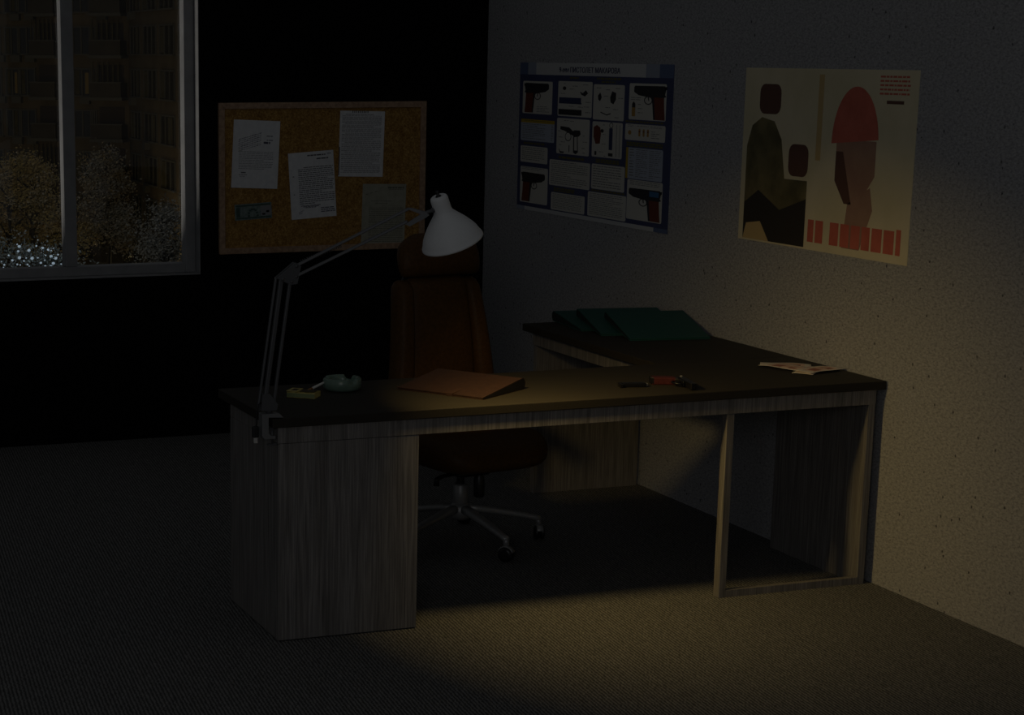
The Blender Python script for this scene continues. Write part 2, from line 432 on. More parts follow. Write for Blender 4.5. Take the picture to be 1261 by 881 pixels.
for k in range(5):
    a = R(-90 + 72 * k); d = Vector((math.cos(a), math.sin(a), 0)); sd = Vector((-d.y, d.x, 0))
    rings = []
    for t in [0, .15, .35, .6, .8, .93, 1]:
        r_ = .028 + t * .30; z = .142 - .055 * t ** 1.25
        hw = .021 - .007 * t; hh = .016 - .006 * t
        c = d * r_ + Vector((0, 0, z))
        rings.append([c + sd * (hw * math.copysign(abs(math.cos(q)) ** .7, math.cos(q))) + Vector((0, 0, hh * math.copysign(abs(math.sin(q)) ** .7, math.sin(q)))) for q in [2 * PI * j / 14 for j in range(14)]])
    leg = MB().loft(rings).tube([d * .322 + Vector((0, 0, .09)), d * .322 + Vector((0, 0, .06))], .011, 12).build('leg', M['chrome'], chair)
    cw = MB(); c = d * .325 + Vector((0, 0, .0285)); ax = (Matrix.Rotation(R(35 + 50 * k), 3, 'Z') @ sd)
    for sgn in (-1, 1):
        cw.lathe([(.001, 0), (.022, 0), (.0275, .003), (.0285, .008), (.0275, .013), (.018, .016), (.001, .016)], c + ax * (.004 * sgn), ax * sgn, 22)
    cw.tube([c - ax * .01, c + ax * .01], .007, 8)
    cw.tube([c + Vector((0, 0, .005)), c + Vector((0, 0, .05))], .007, 8)
    cw.build('caster', M['black'], leg)
    hood = MB(); 
    hr = []
    for q in [R(20) + i * R(140) / 8 for i in range(9)]:
        fwd = ax.cross(Vector((0, 0, 1)))
        hr.append([c + fwd * (math.cos(q) * rr) + Vector((0, 0, math.sin(q) * rr)) + ax * xx for rr, xx in ((.030, -.014), (.033, -.012), (.033, .012), (.030, .014))])
    hood.loft(hr, smooth=True).build('caster_hood', M['chrome'], leg)

# ------------------------------------------------------------------ desk lamp
LY = -3.442
lamp = thing('desk_lamp', 'white shaded clamp lamp with a grey double-rod arm on the desk', 'lamp', (-2.33, LY, ZT))
g = MB()
fn = lambda u, v, w_: (u, LY - .02 + w_, v)
g.prism([(-2.348, .7665), (-2.348, .694), (-2.340, .684), (-2.303, .684), (-2.303, .694), (-2.3165, .694), (-2.3265, .704), (-2.3265, .7545), (-2.276, .7515), (-2.290, .7665)], .04, fn)
_rel('clamp', g, M['lamp_clamp'], lamp, bevel=.0015)
g = MB().tube([(-2.309, LY, .665), (-2.309, LY, .717)], .004, 10).lathe([(.001, 0), (.012, 0), (.013, .002), (.001, .003)], (-2.309, LY, .7155), n=18)
g.bar((-2.325, LY, .664), (-2.293, LY, .664), .006, .006)
_rel('clamp_screw', g, M['lamp_grey'], lamp)
jb = (-2.32, LY, .775)
g = MB().lathe([(.001, -.009), (.011, -.009), (.011, .012), (.001, .012)], (-2.32, LY, .775), n=16)
fn = lambda u, v, w_: (u, LY - .013 + w_, v)
g.prism([(-2.349, .776), (-2.297, .776), (-2.293, .795), (-2.320, .83), (-2.345, .83)], .005, fn)
fn2 = lambda u, v, w_: (u, LY + .009 + w_, v)
g.prism([(-2.349, .776), (-2.297, .776), (-2.293, .795), (-2.320, .83), (-2.345, .83)], .005, fn2)
_rel('arm_bracket', g, M['lamp_grey'], lamp)
J = Vector((-2.262, LY - .006, 1.2)); E_ = Vector((-1.866, -3.535, 1.398))
_rel('lower_rod', MB().bar((-2.336, LY, .79), (-2.279, LY, 1.195), .016, .013), M['lamp_grey'], lamp, bevel=.002)
_rel('lower_rod', MB().bar((-2.354, LY + .004, .79), (-2.295, LY + .004, 1.20), .012, .007), M['lamp_grey'], lamp, bevel=.002)
_rel('lower_rod', MB().bar((-2.304, LY, .795), (-2.249, LY, 1.188), .012, .0095), M['lamp_grey'], lamp, bevel=.002)
for dy in (-.014, .009):
    fn = lambda u, v, w_, dy=dy: (u, LY - .004 + dy + w_, v)
    g = MB().prism([(-2.298, 1.200), (-2.236, 1.248), (-2.218, 1.236), (-2.230, 1.180), (-2.252, 1.178)], .005, fn)
    for u, v in ((-2.279, 1.197), (-2.249, 1.188), (-2.233, 1.236), (-2.234, 1.203)):
        g.tube([(u, LY - .006 + dy, v), (u, LY + .004 + dy, v)], .005, 10)
    _rel('elbow_plate', g, M['lamp_grey'], lamp)
upA, upB, loA, loB = Vector((-2.233, -3.45, 1.236)), Vector((-1.908, -3.595, 1.42)), Vector((-2.234, -3.45, 1.203)), Vector((-1.913, -3.595, 1.38))
hA = Vector((upB.x - upA.x, upB.y - upA.y, 0)).normalized(); hN = Vector((-hA.y, hA.x, 0))
_rel('upper_rod', MB().bar(upA, upB, .012, .0095, hN), M['lamp_grey'], lamp, bevel=.002)
_rel('upper_rod', MB().bar(loA, loB, .012, .0095, hN), M['lamp_grey'], lamp, bevel=.002)
# spring beside the upper rods
g = MB(); pts = []; a0 = upA.lerp(upB, .06) + Vector((0, .016, .0)); a1 = upA.lerp(upB, .42) + Vector((0, .016, -.012)); t = (a1 - a0).normalized(); u = t.orthogonal().normalized(); v_ = t.cross(u)
for i in range(181):
    q = i / 180; pts.append(a0.lerp(a1, q) + (u * math.cos(q * 2 * PI * 18) + v_ * math.sin(q * 2 * PI * 18)) * .0055)
_rel('spring', g.tube(pts, .0012, 5), M['lamp_grey'], lamp)
g = MB()
for dy in (-.012, .008):
    fn = lambda u, v, w_, dy=dy: tuple(upB + hA * (u + .007) + hN * (dy + w_) + Vector((0, 0, v - .007)))
    g.prism([(-.016, .007), (-.002, .009), (.048, -.004), (.056, -.013), (.047, -.020), (-.004, -.048), (-.018, -.042), (.030, -.010)], .004, fn)
_rel('head_bracket', g, M['lamp_grey'], lamp)
AX = Vector((.375, .115, -.92)).normalized()                 # shade axis, cap to rim
CAP = Vector((-1.817, -3.61, 1.458)); KS = .993
_rel('head_stem', MB().tube([upB + hA * .045 + Vector((0, 0, -.015)), CAP + AX * .045 + Vector((-.018, 0, 0))], .0055, 10).lathe([(.001, 0), (.009, 0), (.009, .008), (.001, .01)], CAP + AX * .045 + Vector((-.034, .0, -.004)), (1, 0, .3), 14), M['lamp_grey'], lamp)
prof = [(.001, .004), (.010, .0035), (.012, .001), (.016, 0), (.022, .0008), (.0265, .004), (.0285, .010), (.0288, .03), (.0295, .050), (.0325, .058), (.045, .073), (.058, .0875), (.070, .1025), (.081, .118), (.089, .1315), (.0945, .1455), (.0955, .149), (.0985, .1535), (.1005, .159), (.1008, .163)]
inner = [(.0985, .163), (.0985, .159), (.0925, .147), (.087, .1325), (.079, .119), (.068, .104), (.056, .0895), (.043, .075), (.031, .061), (.0265, .05), (.025, .012), (.001, .008)]
shade = _rel('lamp_shade', MB().lathe([(a * KS, b_ * KS) for a, b_ in prof + inner], CAP, AX, 48), M['lamp_white'], lamp)
def sub(name, mb, mat): return _rel(name, mb, mat, shade)
sub('switch_knob', MB().lathe([(.001, -.017), (.005, -.016), (.006, -.012), (.005, -.002), (.009, .0), (.009, .005), (.001, .006)], CAP + AX * -.0005, AX, 14), M['black'])
bulb = [(.001, .052), (.012, .053), (.0125, .070), (.016, .082), (.022, .094), (.023, .104), (.019, .114), (.010, .1205), (.001, .122)]
sub('bulb', MB().lathe(bulb, CAP, AX, 20), emit('warm_bulb', (1, .68, .3), 1.2))
# cord and its in-line plug beside the clamp
g = MB().tube([(-2.342, LY + .002, .80), (-2.349, LY - .006, .803), (-2.358, LY - .006, .797), (-2.362, LY - .004, .77), (-2.362, LY - .004, .735), (-2.367, LY - .004, .715)], .0022, 7)
_rel('cord', g, M['black'], lamp)
_rel('cord_switch', MB().bbox(-2.377, -2.357, LY - .014, LY + .004, .69, .727, .004), M['black_rubber'], lamp)
_rel('cord_plug', MB().bbox(-2.373, -2.361, LY - .012, LY + .0, .672, .691, .002), M['cream'], lamp)

# ------------------------------------------------------------------ ring binders and leather folder
def binder(w_, d, h, zs, mats, thick=.0035, lining=True):
    """Wedge: free edge at v=0, spine at v=d. Returns (covers, spine, dark fill) builders in local u, v, z."""
    r_ = h / 2
    cover = MB(); tb = thick
    zt = zs + h
    prof_bot = [(0, .0), (d - r_, zs)]
    # bottom cover
    cover.add([(0, 0, 0), (w_, 0, 0), (w_, d - r_ * .6, zs), (0, d - r_ * .6, zs), (0, 0, tb), (w_, 0, tb), (w_, d - r_ * .6, zs + tb), (0, d - r_ * .6, zs + tb)],
              [(0, 3, 2, 1), (4, 5, 6, 7), (0, 1, 5, 4), (1, 2, 6, 5), (2, 3, 7, 6), (3, 0, 4, 7)])
    # top cover
    zf = tb + .002
    cover.add([(0, 0, zf), (w_, 0, zf), (w_, d - r_ * .6, zt - tb), (0, d - r_ * .6, zt - tb), (0, 0, zf + tb), (w_, 0, zf + tb), (w_, d - r_ * .6, zt), (0, d - r_ * .6, zt)],
              [(0, 3, 2, 1), (4, 5, 6, 7), (0, 1, 5, 4), (1, 2, 6, 5), (2, 3, 7, 6), (3, 0, 4, 7)])
    spine = MB(); n = 10; rings = []
    for u in (0, w_):
        out = [(u, d - r_ * .6 + r_ * 1.0 * math.cos(q), zs + r_ + r_ * math.sin(q)) for q in [R(-90) + i * PI / n for i in range(n + 1)]]
        inn = [(u, d - r_ * .6 + (r_ - tb) * math.cos(q), zs + r_ + (r_ - tb) * math.sin(q)) for q in [R(90) - i * PI / n for i in range(n + 1)]]
        rings.append(out + inn)
    spine.loft(rings, smooth=False)
    fill = MB()  # solid dark fill between the covers, closing the open ends
    e = -.0004; y1 = d - r_ * .62
    zb = lambda v: tb + .0004 + zs * v / (d - r_ * .6); zu = lambda v: zf + (zt - tb - zf) * v / (d - r_ * .6) - .0004
    ri = r_ - tb - .0003
    prof = [(.01, zb(.01)), (y1, zb(y1))] + [(d - r_ * .6 + ri * math.cos(q), zs + r_ + ri * math.sin(q)) for q in [R(-80) + k * R(160) / 8 for k in range(9)]] + [(y1, zu(y1)), (.01, zu(.01))]
    fill.prism(prof, w_ - 2 * e, lambda v, z, x: (e + x, v, z))
    return cover, spine, fill
for (x, y, rz, w_, d, zs, h, lab) in (
    (-.4619, -2.0021, -.106, .35, .341, 0, .044, 'green ring binder lying lowest, furthest under the other two binders'),
    (-.4449, -2.1468, -.188, .352, .359, .031, .037, 'green ring binder in the middle of the three overlapping binders'),
    (-.3991, -2.3055, -.184, .3385, .343, .042, .033, 'green ring binder on top, fully uncovered and nearest the banknotes')):
    t = thing('ring_binder', lab, 'binder', (x, y, ZT + .0005), rz, 'green ring binders on the desk return')
    c, s_, f = binder(w_, d, h, zs, None)
    c.build('cover', M['binder'], t); s_.build('spine', M['binder'], t); f.build('dark_fill', M['binder_dark'], t)
t = thing('leather_folder', 'tan leather document folder lying closed in the middle of the desk', 'folder', (-1.7269, -3.0731, ZT + .0005), -.9796)
c, s_, f = binder(.348, .2712, .0405, .0, None, .003)
c.build('cover', M['folder'], t); s_.build('spine', M['folder'], t); f.build('dark_fill', M['black'], t)
g = MB(); z0 = .0085
g.add([(.205, -.004, .0005), (.228, -.004, .0005), (.228, -.004, z0 + .0015), (.205, -.004, z0 + .0015), (.228, .06, z0 + .0075), (.2165, .072, z0 + .0090), (.205, .06, z0 + .0075),
       (.205, -.0015, .0005), (.228, -.0015, .0005), (.228, -.001, z0 - .0005), (.205, -.001, z0 - .0005), (.228, .06, z0 + .0055), (.2165, .072, z0 + .0065), (.205, .06, z0 + .0055)],
      [(0, 1, 2, 3), (3, 2, 4, 5, 6), (7, 10, 9, 8), (10, 13, 12, 11, 9), (0, 3, 10, 7), (1, 8, 9, 2), (2, 9, 11, 4), (4, 11, 12, 5), (5, 12, 13, 6), (6, 13, 10, 3), (0, 7, 8, 1)])
g.build('clasp_strap', M['folder_edge'], t)

# ------------------------------------------------------------------ ashtray, cigarette, pack
at_ = thing('ashtray', 'round green glazed ashtray with notched rim near the clamp lamp', 'ashtray', (-1.91, -3.015, ZT))
g = MB(); n = 96; rings = []
notch = [R(-75), R(150), R(45)]
def rimdrop(a):
    q = 0
    for c0 in notch:
        dlt = abs((a - c0 + PI) % (2 * PI) - PI)
        q = max(q, .017 * max(0, 1 - (dlt / R(17)) ** 4))
    return q
prof = [(.050, 0, 0), (.060, .002, 0), (.066, .010, 0), (.068, .022, 0), (.067, .038, .6), (.063, .0435, 1), (.057, .044, 1), (.051, .041, 1), (.049, .030, .35), (.047, .014, 0), (.040, .010, 0), (.001, .0095, 0)]
for r_, z, k in prof:
    rings.append([(r_ * math.cos(a), r_ * math.sin(a), z - rimdrop(a) * k) for a in [2 * PI * j / n for j in range(n)]])
g.loft(rings).build('bowl', M['ash_glass'], at_)
MB().lathe([(.001, .0125), (.02, .0122), (.036, .0108), (.0385, .0096)], n=20).build('ash', M['ash'], at_)
a, b_ = Vector((-1.9535, -3.003, ZT + .0335)), Vector((-2.068, -3.058, ZT + .0047))
cg = thing('cigarette', 'white cigarette with brown filter leaning on the ashtray rim', 'cigarette', tuple(b_))
_rel('paper_tube', MB().tube([a, a.lerp(b_, .66)], .0042, 12), M['cig_white'], cg)
_rel('filter', MB().tube([a.lerp(b_, .66), b_], .0043, 12), M['cig_filter'], cg)
pk = thing('cigarette_pack', 'crumpled yellow cigarette pack lying beside the clamp lamp', 'cigarette pack', (-2.083, -3.105, ZT), R(-38))
# local x along the pack (.1), y across (.062)
g = MB(); rings = []
for x, dz, dy in ((-.05, 0, 0), (-.03, .0015, .001), (-.01, -.001, -.001), (.012, .001, .0015), (.032, -.001, 0), (.05, .0005, 0)):
    rings.append([(x, -.031 + dy, 0), (x, .031 + dy, 0), (x, .0315 + dy, .018 + dz), (x, .012, .0205 + dz * 1.5), (x, -.012, .0195 - dz), (x, -.0315 + dy, .018 + dz)])
g.loft(rings, smooth=False).build('box', [M['pack_yellow']], pk)
MB().bbox(-.052, -.012, -.0325, .0325, .0205, .0225, .0008).build('lid', M['pack_yellow'], pk)
g = MB(); g.box(-.008, .046, -.026, .02, .0212, .0217).box(-.04, -.02, -.02, .018, .0226, .0229)
g.build('printed_patch', M['pack_dark'], pk)
MB().box(-.0495, .0495, -.0334, -.0322, .002, .016).build('side_print', M['pack_green'], pk)

# ------------------------------------------------------------------ pistol and its magazine
pi_ = thing('pistol', 'small black pistol with red-brown grip lying near the front edge of the desk', 'pistol', (-.728, -3.272, ZT), R(-103))
# local: x = barrel direction, y = grip direction is +? (grip points to -y), z up; lying on its side, 26 mm thick
def ext(poly, z0, z1, name, mat, par, bv=.0012):
    fn = lambda u, v, w_: (u, v, z0 + w_)
    return MB().prism(poly, z1 - z0, fn).build(name, mat, par, bevel=bv)
ext([(-.005, .012), (.150, .012), (.155, .008), (.155, -.008), (.148, -.012), (.02, -.012), (-.002, -.010), (-.010, .0), (-.010, .008)], .003, .025, 'slide', M['gun'], pi_, .002)
ext([(.0, -.011), (.092, -.011), (.098, -.016), (.096, -.020), (.045, -.021), (.040, -.03), (.0, -.03), (-.008, -.018)], .005, .023, 'frame', M['gun'], pi_, .0015)
ext([(.002, -.024), (.036, -.024), (.030, -.06), (.024, -.105), (.018, -.110), (-.018, -.106), (-.020, -.10), (-.012, -.06), (-.006, -.035)], 0, .026, 'grip', M['grip'], pi_, .004)
ext([(.026, -.104), (.019, -.113), (-.019, -.109), (-.020, -.105)], .004, .026, 'magazine_base', M['gun'], pi_)
MB().tube([(.094, -.018, .014), (.092, -.034, .014), (.08, -.046, .014), (.062, -.049, .014), (.046, -.045, .014), (.036, -.036, .014)], .0033, 8).build('trigger_guard', M['gun'], pi_)
MB().tube([(.066, -.020, .014), (.061, -.030, .014), (.064, -.039, .014)], .0025, 8).build('trigger', M['gun'], pi_)
ext([(-.006, .002), (-.016, .010), (-.02, .006), (-.012, -.006)], .010, .018, 'hammer', M['gun'], pi_)
MB().bbox(.001, .011, -.003, .004, .0245, .0285, .001).build('safety_lever', M['chrome'], pi_)
mg = thing('pistol_magazine', 'black pistol magazine lying alone between folder and pistol', 'magazine', (-.967, -3.275, ZT), R(-14))
MB().bbox(.004, .090, -.014, .014, 0, .015, .003).build('body', M['gun'], mg)
MB().bbox(-.006, .005, -.024, .015, .0005, .0135, .0015).build('base_plate', M['gun'], mg)
ext([(.09, -.012), (.097, -.008), (.097, .010), (.09, .013)], .003, .012, 'feed_lips', M['chrome'], mg)

# ------------------------------------------------------------------ banknotes on the desk
def banknote(x, y, rz, z, bend, lab, par=None, l=.185, wd=.078):
    t = thing('banknote', lab, 'banknote', (x, y, z), rz, 'reddish banknotes on the desk')
    nx, ny = 24, 8; g = MB(); v = []; 
    def hz(u, q): return bend * math.sin(PI * (u * .9 + .05)) * (.6 + .4 * q) + .0006 + .001 * math.sin(7 * u + 3 * q)
    for top in (0, 1):
        for i in range(nx + 1):
            for j in range(ny + 1):
                u, q = i / nx, j / ny
                v.append(((u - .5) * l, (q - .5) * wd, max(0, hz(u, q)) + top * .0004))
    f = []; mi = []
    N = (nx + 1) * (ny + 1); id_ = lambda i, j, k: k * N + i * (ny + 1) + j
    for k in (0, 1):
        for i in range(nx):
            for j in range(ny):
                f.append((id_(i, j, k), id_(i + 1, j, k), id_(i + 1, j + 1, k), id_(i, j + 1, k)))
                mi.append(1 if i < 4 or i >= nx - 3 or j == 0 or j == ny - 1 else (2 if (6 <= i <= 10 and 2 <= j <= 5) or (15 <= i <= 18 and j in (2, 3)) else 0))
    for i in range(nx):
        for j in (0, ny): f.append((id_(i, j, 0), id_(i + 1, j, 0), id_(i + 1, j, 1), id_(i, j, 1))); mi.append(1)
    for j in range(ny):
        for i in (0, nx): f.append((id_(i, j, 0), id_(i, j + 1, 0), id_(i, j + 1, 1), id_(i, j, 1))); mi.append(1)
    g.v = v; g.f = f; g.m = mi; g.sm = [True] * len(f)
    g.build('note_paper', [M['note_pink'], M['note_cream'], M['note_print']], t)
    return t
banknote(-.150, -3.045, R(-33), ZT + .0005, .003, 'reddish banknote furthest from the desk edge, with its pale end free')
banknote(-.195, -3.110, R(-68), ZT + .004, .006, 'reddish banknote curled on top, its corner towards the pistol')
banknote(-.135, -3.185, R(38), ZT + .0005, .004, 'reddish banknote lying nearest the front edge of the desk')
banknote(-.110, -3.205, R(15), ZT + .005, .005, 'reddish banknote whose tip points to the desk corner by the wall')

# ------------------------------------------------------------------ cork board and its papers
KX0, KX1, KZ0, KZ1 = -1.4398, -.3408, .9103, 1.6511
board = thing('cork_board', 'cork notice board in a pine frame hanging on the black wall', 'notice board', ((KX0 + KX1) / 2, 0, KZ0))
fw_ = .030
g = MB()
for x0, x1, z0, z1, q in ((KX0, KX1, KZ1 - fw_, KZ1, 0), (KX0, KX1, KZ0, KZ0 + fw_, 1), (KX0, KX0 + fw_, KZ0, KZ1, 2), (KX1 - fw_, KX1, KZ0, KZ1, 3)):
    poly = {0: [(x0, z1), (x1, z1), (x1 - fw_, z0), (x0 + fw_, z0)], 1: [(x0, z0), (x1, z0), (x1 - fw_, z1), (x0 + fw_, z1)],
            2: [(x0, z0), (x0, z1), (x1, z1 - fw_), (x1, z0 + fw_)], 3: [(x1, z0), (x1, z1), (x0, z1 - fw_), (x0, z0 + fw_)]}[q]
    g.prism(poly, .021, lambda u, v, w_: (u, -.0225 + w_, v))
_rel('board_frame', g, M['pine'], board, bevel=.002)
_rel('cork_panel', MB().box(KX0 + fw_ - .004, KX1 - fw_ + .004, -.012, -.002, KZ0 + fw_ - .004, KZ1 - fw_ + .004), M['cork'], board)

def sheet(name, cx, cz, w_, h, ang, mats, draw, label, cat, group, y=-.0135):
    """a sheet hanging in the x-z plane at y, printed by draw(line) in sheet fractions (0..1, 0..1 from the top)"""
    t = MB(); t.box(-w_ / 2, w_ / 2, -.0006, 0, -h / 2, h / 2)
    def line(u0, u1, v0, v1, mi=1, slant=0):
        t.add([((u0 - .5) * w_, -.0009, (.5 - v0 + slant * (0)) * h), ((u1 - .5) * w_, -.0009, (.5 - v0 + slant) * h), ((u1 - .5) * w_, -.0009, (.5 - v1 + slant) * h), ((u0 - .5) * w_, -.0009, (.5 - v1) * h)], [(0, 1, 2, 3)], mi)
    draw(line)
    o = t.build(name, mats, None, (0, 0, 0), fix=False); o.location = (cx, y, cz); o.rotation_euler = (0, ang, 0)
    return tag(o, label, cat, group)
rnd = random.Random(3)
def words(line, u0, u1, v, hh, mi=1, gap=.012, wmin=.03, wmax=.10, slant=0):
    u = u0
    while u < u1 - .02:
        w_ = min(rnd.uniform(wmin, wmax), u1 - u); line(u, u + w_, v + slant * 0, v + hh, mi); u += w_ + gap
def d1(line):
    for i in range(7):                       # slanted handwriting
        v = .20 + i * .028
        for k in range(9):
            u = .12 + k * .055
            line(u, u + .045, v + .09 - k * .0125 + rnd.uniform(-.004, .004), v + .098 - k * .0125, 2, .014)
    for i in range(2): words(line, .72, .86, .22 + i * .06, .012, 2)
    words(line, .66, .80, .31, .03, 2)
    for i in range(11): words(line, .14, .88 if i not in (5, 10) else .7, .46 + i * .025, .008, 3)
    line(.20, .30, .765, .78, 1); words(line, .15, .33, .80, .01, 3); words(line, .17, .3, .825, .008, 3)
def d2(line):
    words(line, .42, .84, .045, .02, 1); words(line, .86, .95, .04, .01, 2); words(line, .62, .88, .10, .02, 1)
    for i in range(20): words(line, .2 if i else .32, .98 if i not in (6, 13, 19) else rnd.uniform(.5, .9), .225 + i * .0285, .011, 1)
    for i in range(3): words(line, .22 + .05 * i, .68 - .06 * i, .80 + i * .015, .010, 2)
    for i in range(3): words(line, .66, .98, .85 + i * .028, .014, 2)
    line(.16, .27, .90, .91, 3, .03); line(.17, .25, .92, .93, 3, .02)
    for v in (.35, .62): line(.075, .105, v, v + .012, 1)
def d3(line):
    for k in range(9): line(.27 + k * .042, .29 + k * .042, .0, .03, 1)
    for i in range(44):
        words(line, .05 if i % 7 else .12, .93 if i % 9 else .75, .05 + i * .0205, .0075, 3 if i % 3 else 1)
    line(.0, .02, .55, .98, 1)
def d4(line):
    words(line, .58, .95, .045, .025, 1); words(line, .6, .93, .08, .012, 3)
    for k in range(3): line(.08 + .1 * k, .13 + .1 * k, .16 - .02 * k, .17 - .02 * k, 1, .01)
    words(line, .2, .7, .26, .012, 3); words(line, .3, .6, .295, .012, 3)
    for i in range(19): words(line, .16, .95, .37 + i * .029, .008, 1)
PM = [M['paper'], M['ink'], M['ink_blue'], M['faint_ink']]
OM = [M['old_paper'], plain('aged_ink', (.16, .16, .12), .8), plain('aged_ink_pale', (.22, .22, .17), .8), plain('aged_ink_grey', (.24, .24, .19), .8)]
sheet('document_page', -1.249, 1.399, .241, .332, R(2.8), PM, d1, 'white page with slanted handwriting, on the board side nearest the window', 'document', 'pages on the cork board')
sheet('document_page', -.9505, 1.243, .240, .330, R(-3.6), PM, d2, 'white typed page with two punch holes, tilted in the board middle', 'document', 'pages on the cork board')
sheet('document_page', -.689, 1.442, .240, .326, R(1.6), PM, d3, 'white densely written page with torn-off holes along its top', 'document', 'pages on the cork board')
sheet('document_page', -.5655, 1.0775, .237, .324, R(1.4), OM, d4, 'yellowed typed page on the board behind the lamp arm', 'document', 'pages on the cork board')
def d5(line):
    line(.03, .97, .06, .16, 1); line(.03, .97, .84, .93, 1); line(.04, .14, .2, .8, 1)
    for k in range(8):
        a = PI * k / 7; line(.36 + .02 * 0 + .12 * (1 - math.cos(a)) - .02, .36 + .12 * (1 - math.cos(a)) + .04, .72 - .42 * math.sin(a), .82 - .42 * math.sin(a), 1)
    line(.70, .98, .18, .80, 2); line(.85, .93, .5, .62, 1); line(.74, .82, .66, .76, 1)
sheet('banknote', -1.262, 1.119, .193, .079, R(-3.0), [M['note_teal'], M['note_teal_dark'], M['note_teal_light']], d5, 'grey-green banknote fixed low on the cork board under the handwritten page', 'banknote', None)

# ------------------------------------------------------------------ posters on the speckled wall
class Poster:
    """drawing in fractions (u rightwards, v downwards) on the wall plane x=0, facing -x"""
    def __init__(s, y0, y1, z1, z0):
        s.y0, s.y1, s.z1, s.z0 = y0, y1, z1, z0; s.W = y0 - y1; s.Hh = z1 - z0
        s.mb = MB(); s.mats = []; s.loc = Vector((-.002, (y0 + y1) / 2, (z0 + z1) / 2))
    def mi(s, m):
        if m not in s.mats: s.mats.append(m)
        return s.mats.index(m)
    def p(s, u, v, layer): return (-.0022 - .0003 * layer, s.y0 - u * s.W, s.z1 - v * s.Hh)
    def base(s, m): s.mb.box(-.0022, -.0001, s.y1, s.y0, s.z0, s.z1, s.mi(m))
    def poly(s, pts, m, layer=1): s.mb.add([s.p(u, v, layer) for u, v in pts], [tuple(range(len(pts)))], s.mi(m))
    def rect(s, u0, u1, v0, v1, m, layer=1): s.poly([(u0, v0), (u1, v0), (u1, v1), (u0, v1)], m, layer)
    def rrect(s, u0, u1, v0, v1, m, layer=1, r=.012):
        a = s.W / s.Hh; pts = []
        for cu, cv, a0 in ((u1 - r / a, v0 + r, -90), (u1 - r / a, v1 - r, 0), (u0 + r / a, v1 - r, 90), (u0 + r / a, v0 + r, 180)):
            for k in range(5): q = R(a0 + 22.5 * k); pts.append((cu + r / a * math.cos(q), cv + r * math.sin(q)))
        s.poly(pts, m, layer)
    def ell(s, cu, cv, ru, rv, m, layer=1, a0=0, a1=360, n=28):
        s.poly([(cu + ru * math.cos(R(a0 + (a1 - a0) * k / n)), cv + rv * math.sin(R(a0 + (a1 - a0) * k / n))) for k in range(n)], m, layer)
    def ring(s, cu, cv, ru, rv, th, m, layer=2, n=20):
        for k in range(n):
            q0, q1 = 2 * PI * k / n, 2 * PI * (k + 1) / n
            s.poly([(cu + ru * math.cos(q0), cv + rv * math.sin(q0)), (cu + ru * math.cos(q1), cv + rv * math.sin(q1)), (cu + ru * (1 - th) * math.cos(q1), cv + rv * (1 - th) * math.sin(q1)), (cu + ru * (1 - th) * math.cos(q0), cv + rv * (1 - th) * math.sin(q0))], m, layer)
    def lines(s, u0, u1, v0, v1, n, m, layer=2, fill=.32, short=.25):
        for i in range(n):
            v = v0 + (v1 - v0) * i / n; u = u0
            end = u1 - (u1 - u0) * (rnd.uniform(.1, .6) if rnd.random() < short else rnd.uniform(0, .06))
            while u < end:
                w_ = min(rnd.uniform(.008, .03), end - u); s.rect(u, u + w_, v, v + (v1 - v0) / n * fill, m, layer); u += w_ + .004
    def text(s, body, u0, u1, vmid, hv, m, layer=2):
        cu = bpy.data.curves.new('t', 'FONT'); cu.body = body; cu.size = 1; cu.offset = .004
        o = bpy.data.objects.new('t', cu); COL.objects.link(o)
        dg = bpy.context.evaluated_depsgraph_get(); me = bpy.data.meshes.new_from_object(o.evaluated_get(dg))
        xs = [v.co.x for v in me.vertices]; ys = [v.co.y for v in me.vertices]
        a0, a1, b0, b1 = min(xs), max(xs), min(ys), max(ys)
        for k in (-1, 0, 1): s.mb.add([s.p(u0 + k * .0009 + (v.co.x - a0) / (a1 - a0) * (u1 - u0), vmid + hv / 2 - (v.co.y - b0) / (b1 - b0) * hv, layer + .1 * k) for v in me.vertices], [list(f.vertices) for f in me.polygons], s.mi(m))
        bpy.data.objects.remove(o); bpy.data.curves.remove(cu); bpy.data.meshes.remove(me)
    def build(s, name, label, cat):
        o = s.mb.build(name, s.mats, None, s.loc, fix=False)
        return tag(o, label, cat)

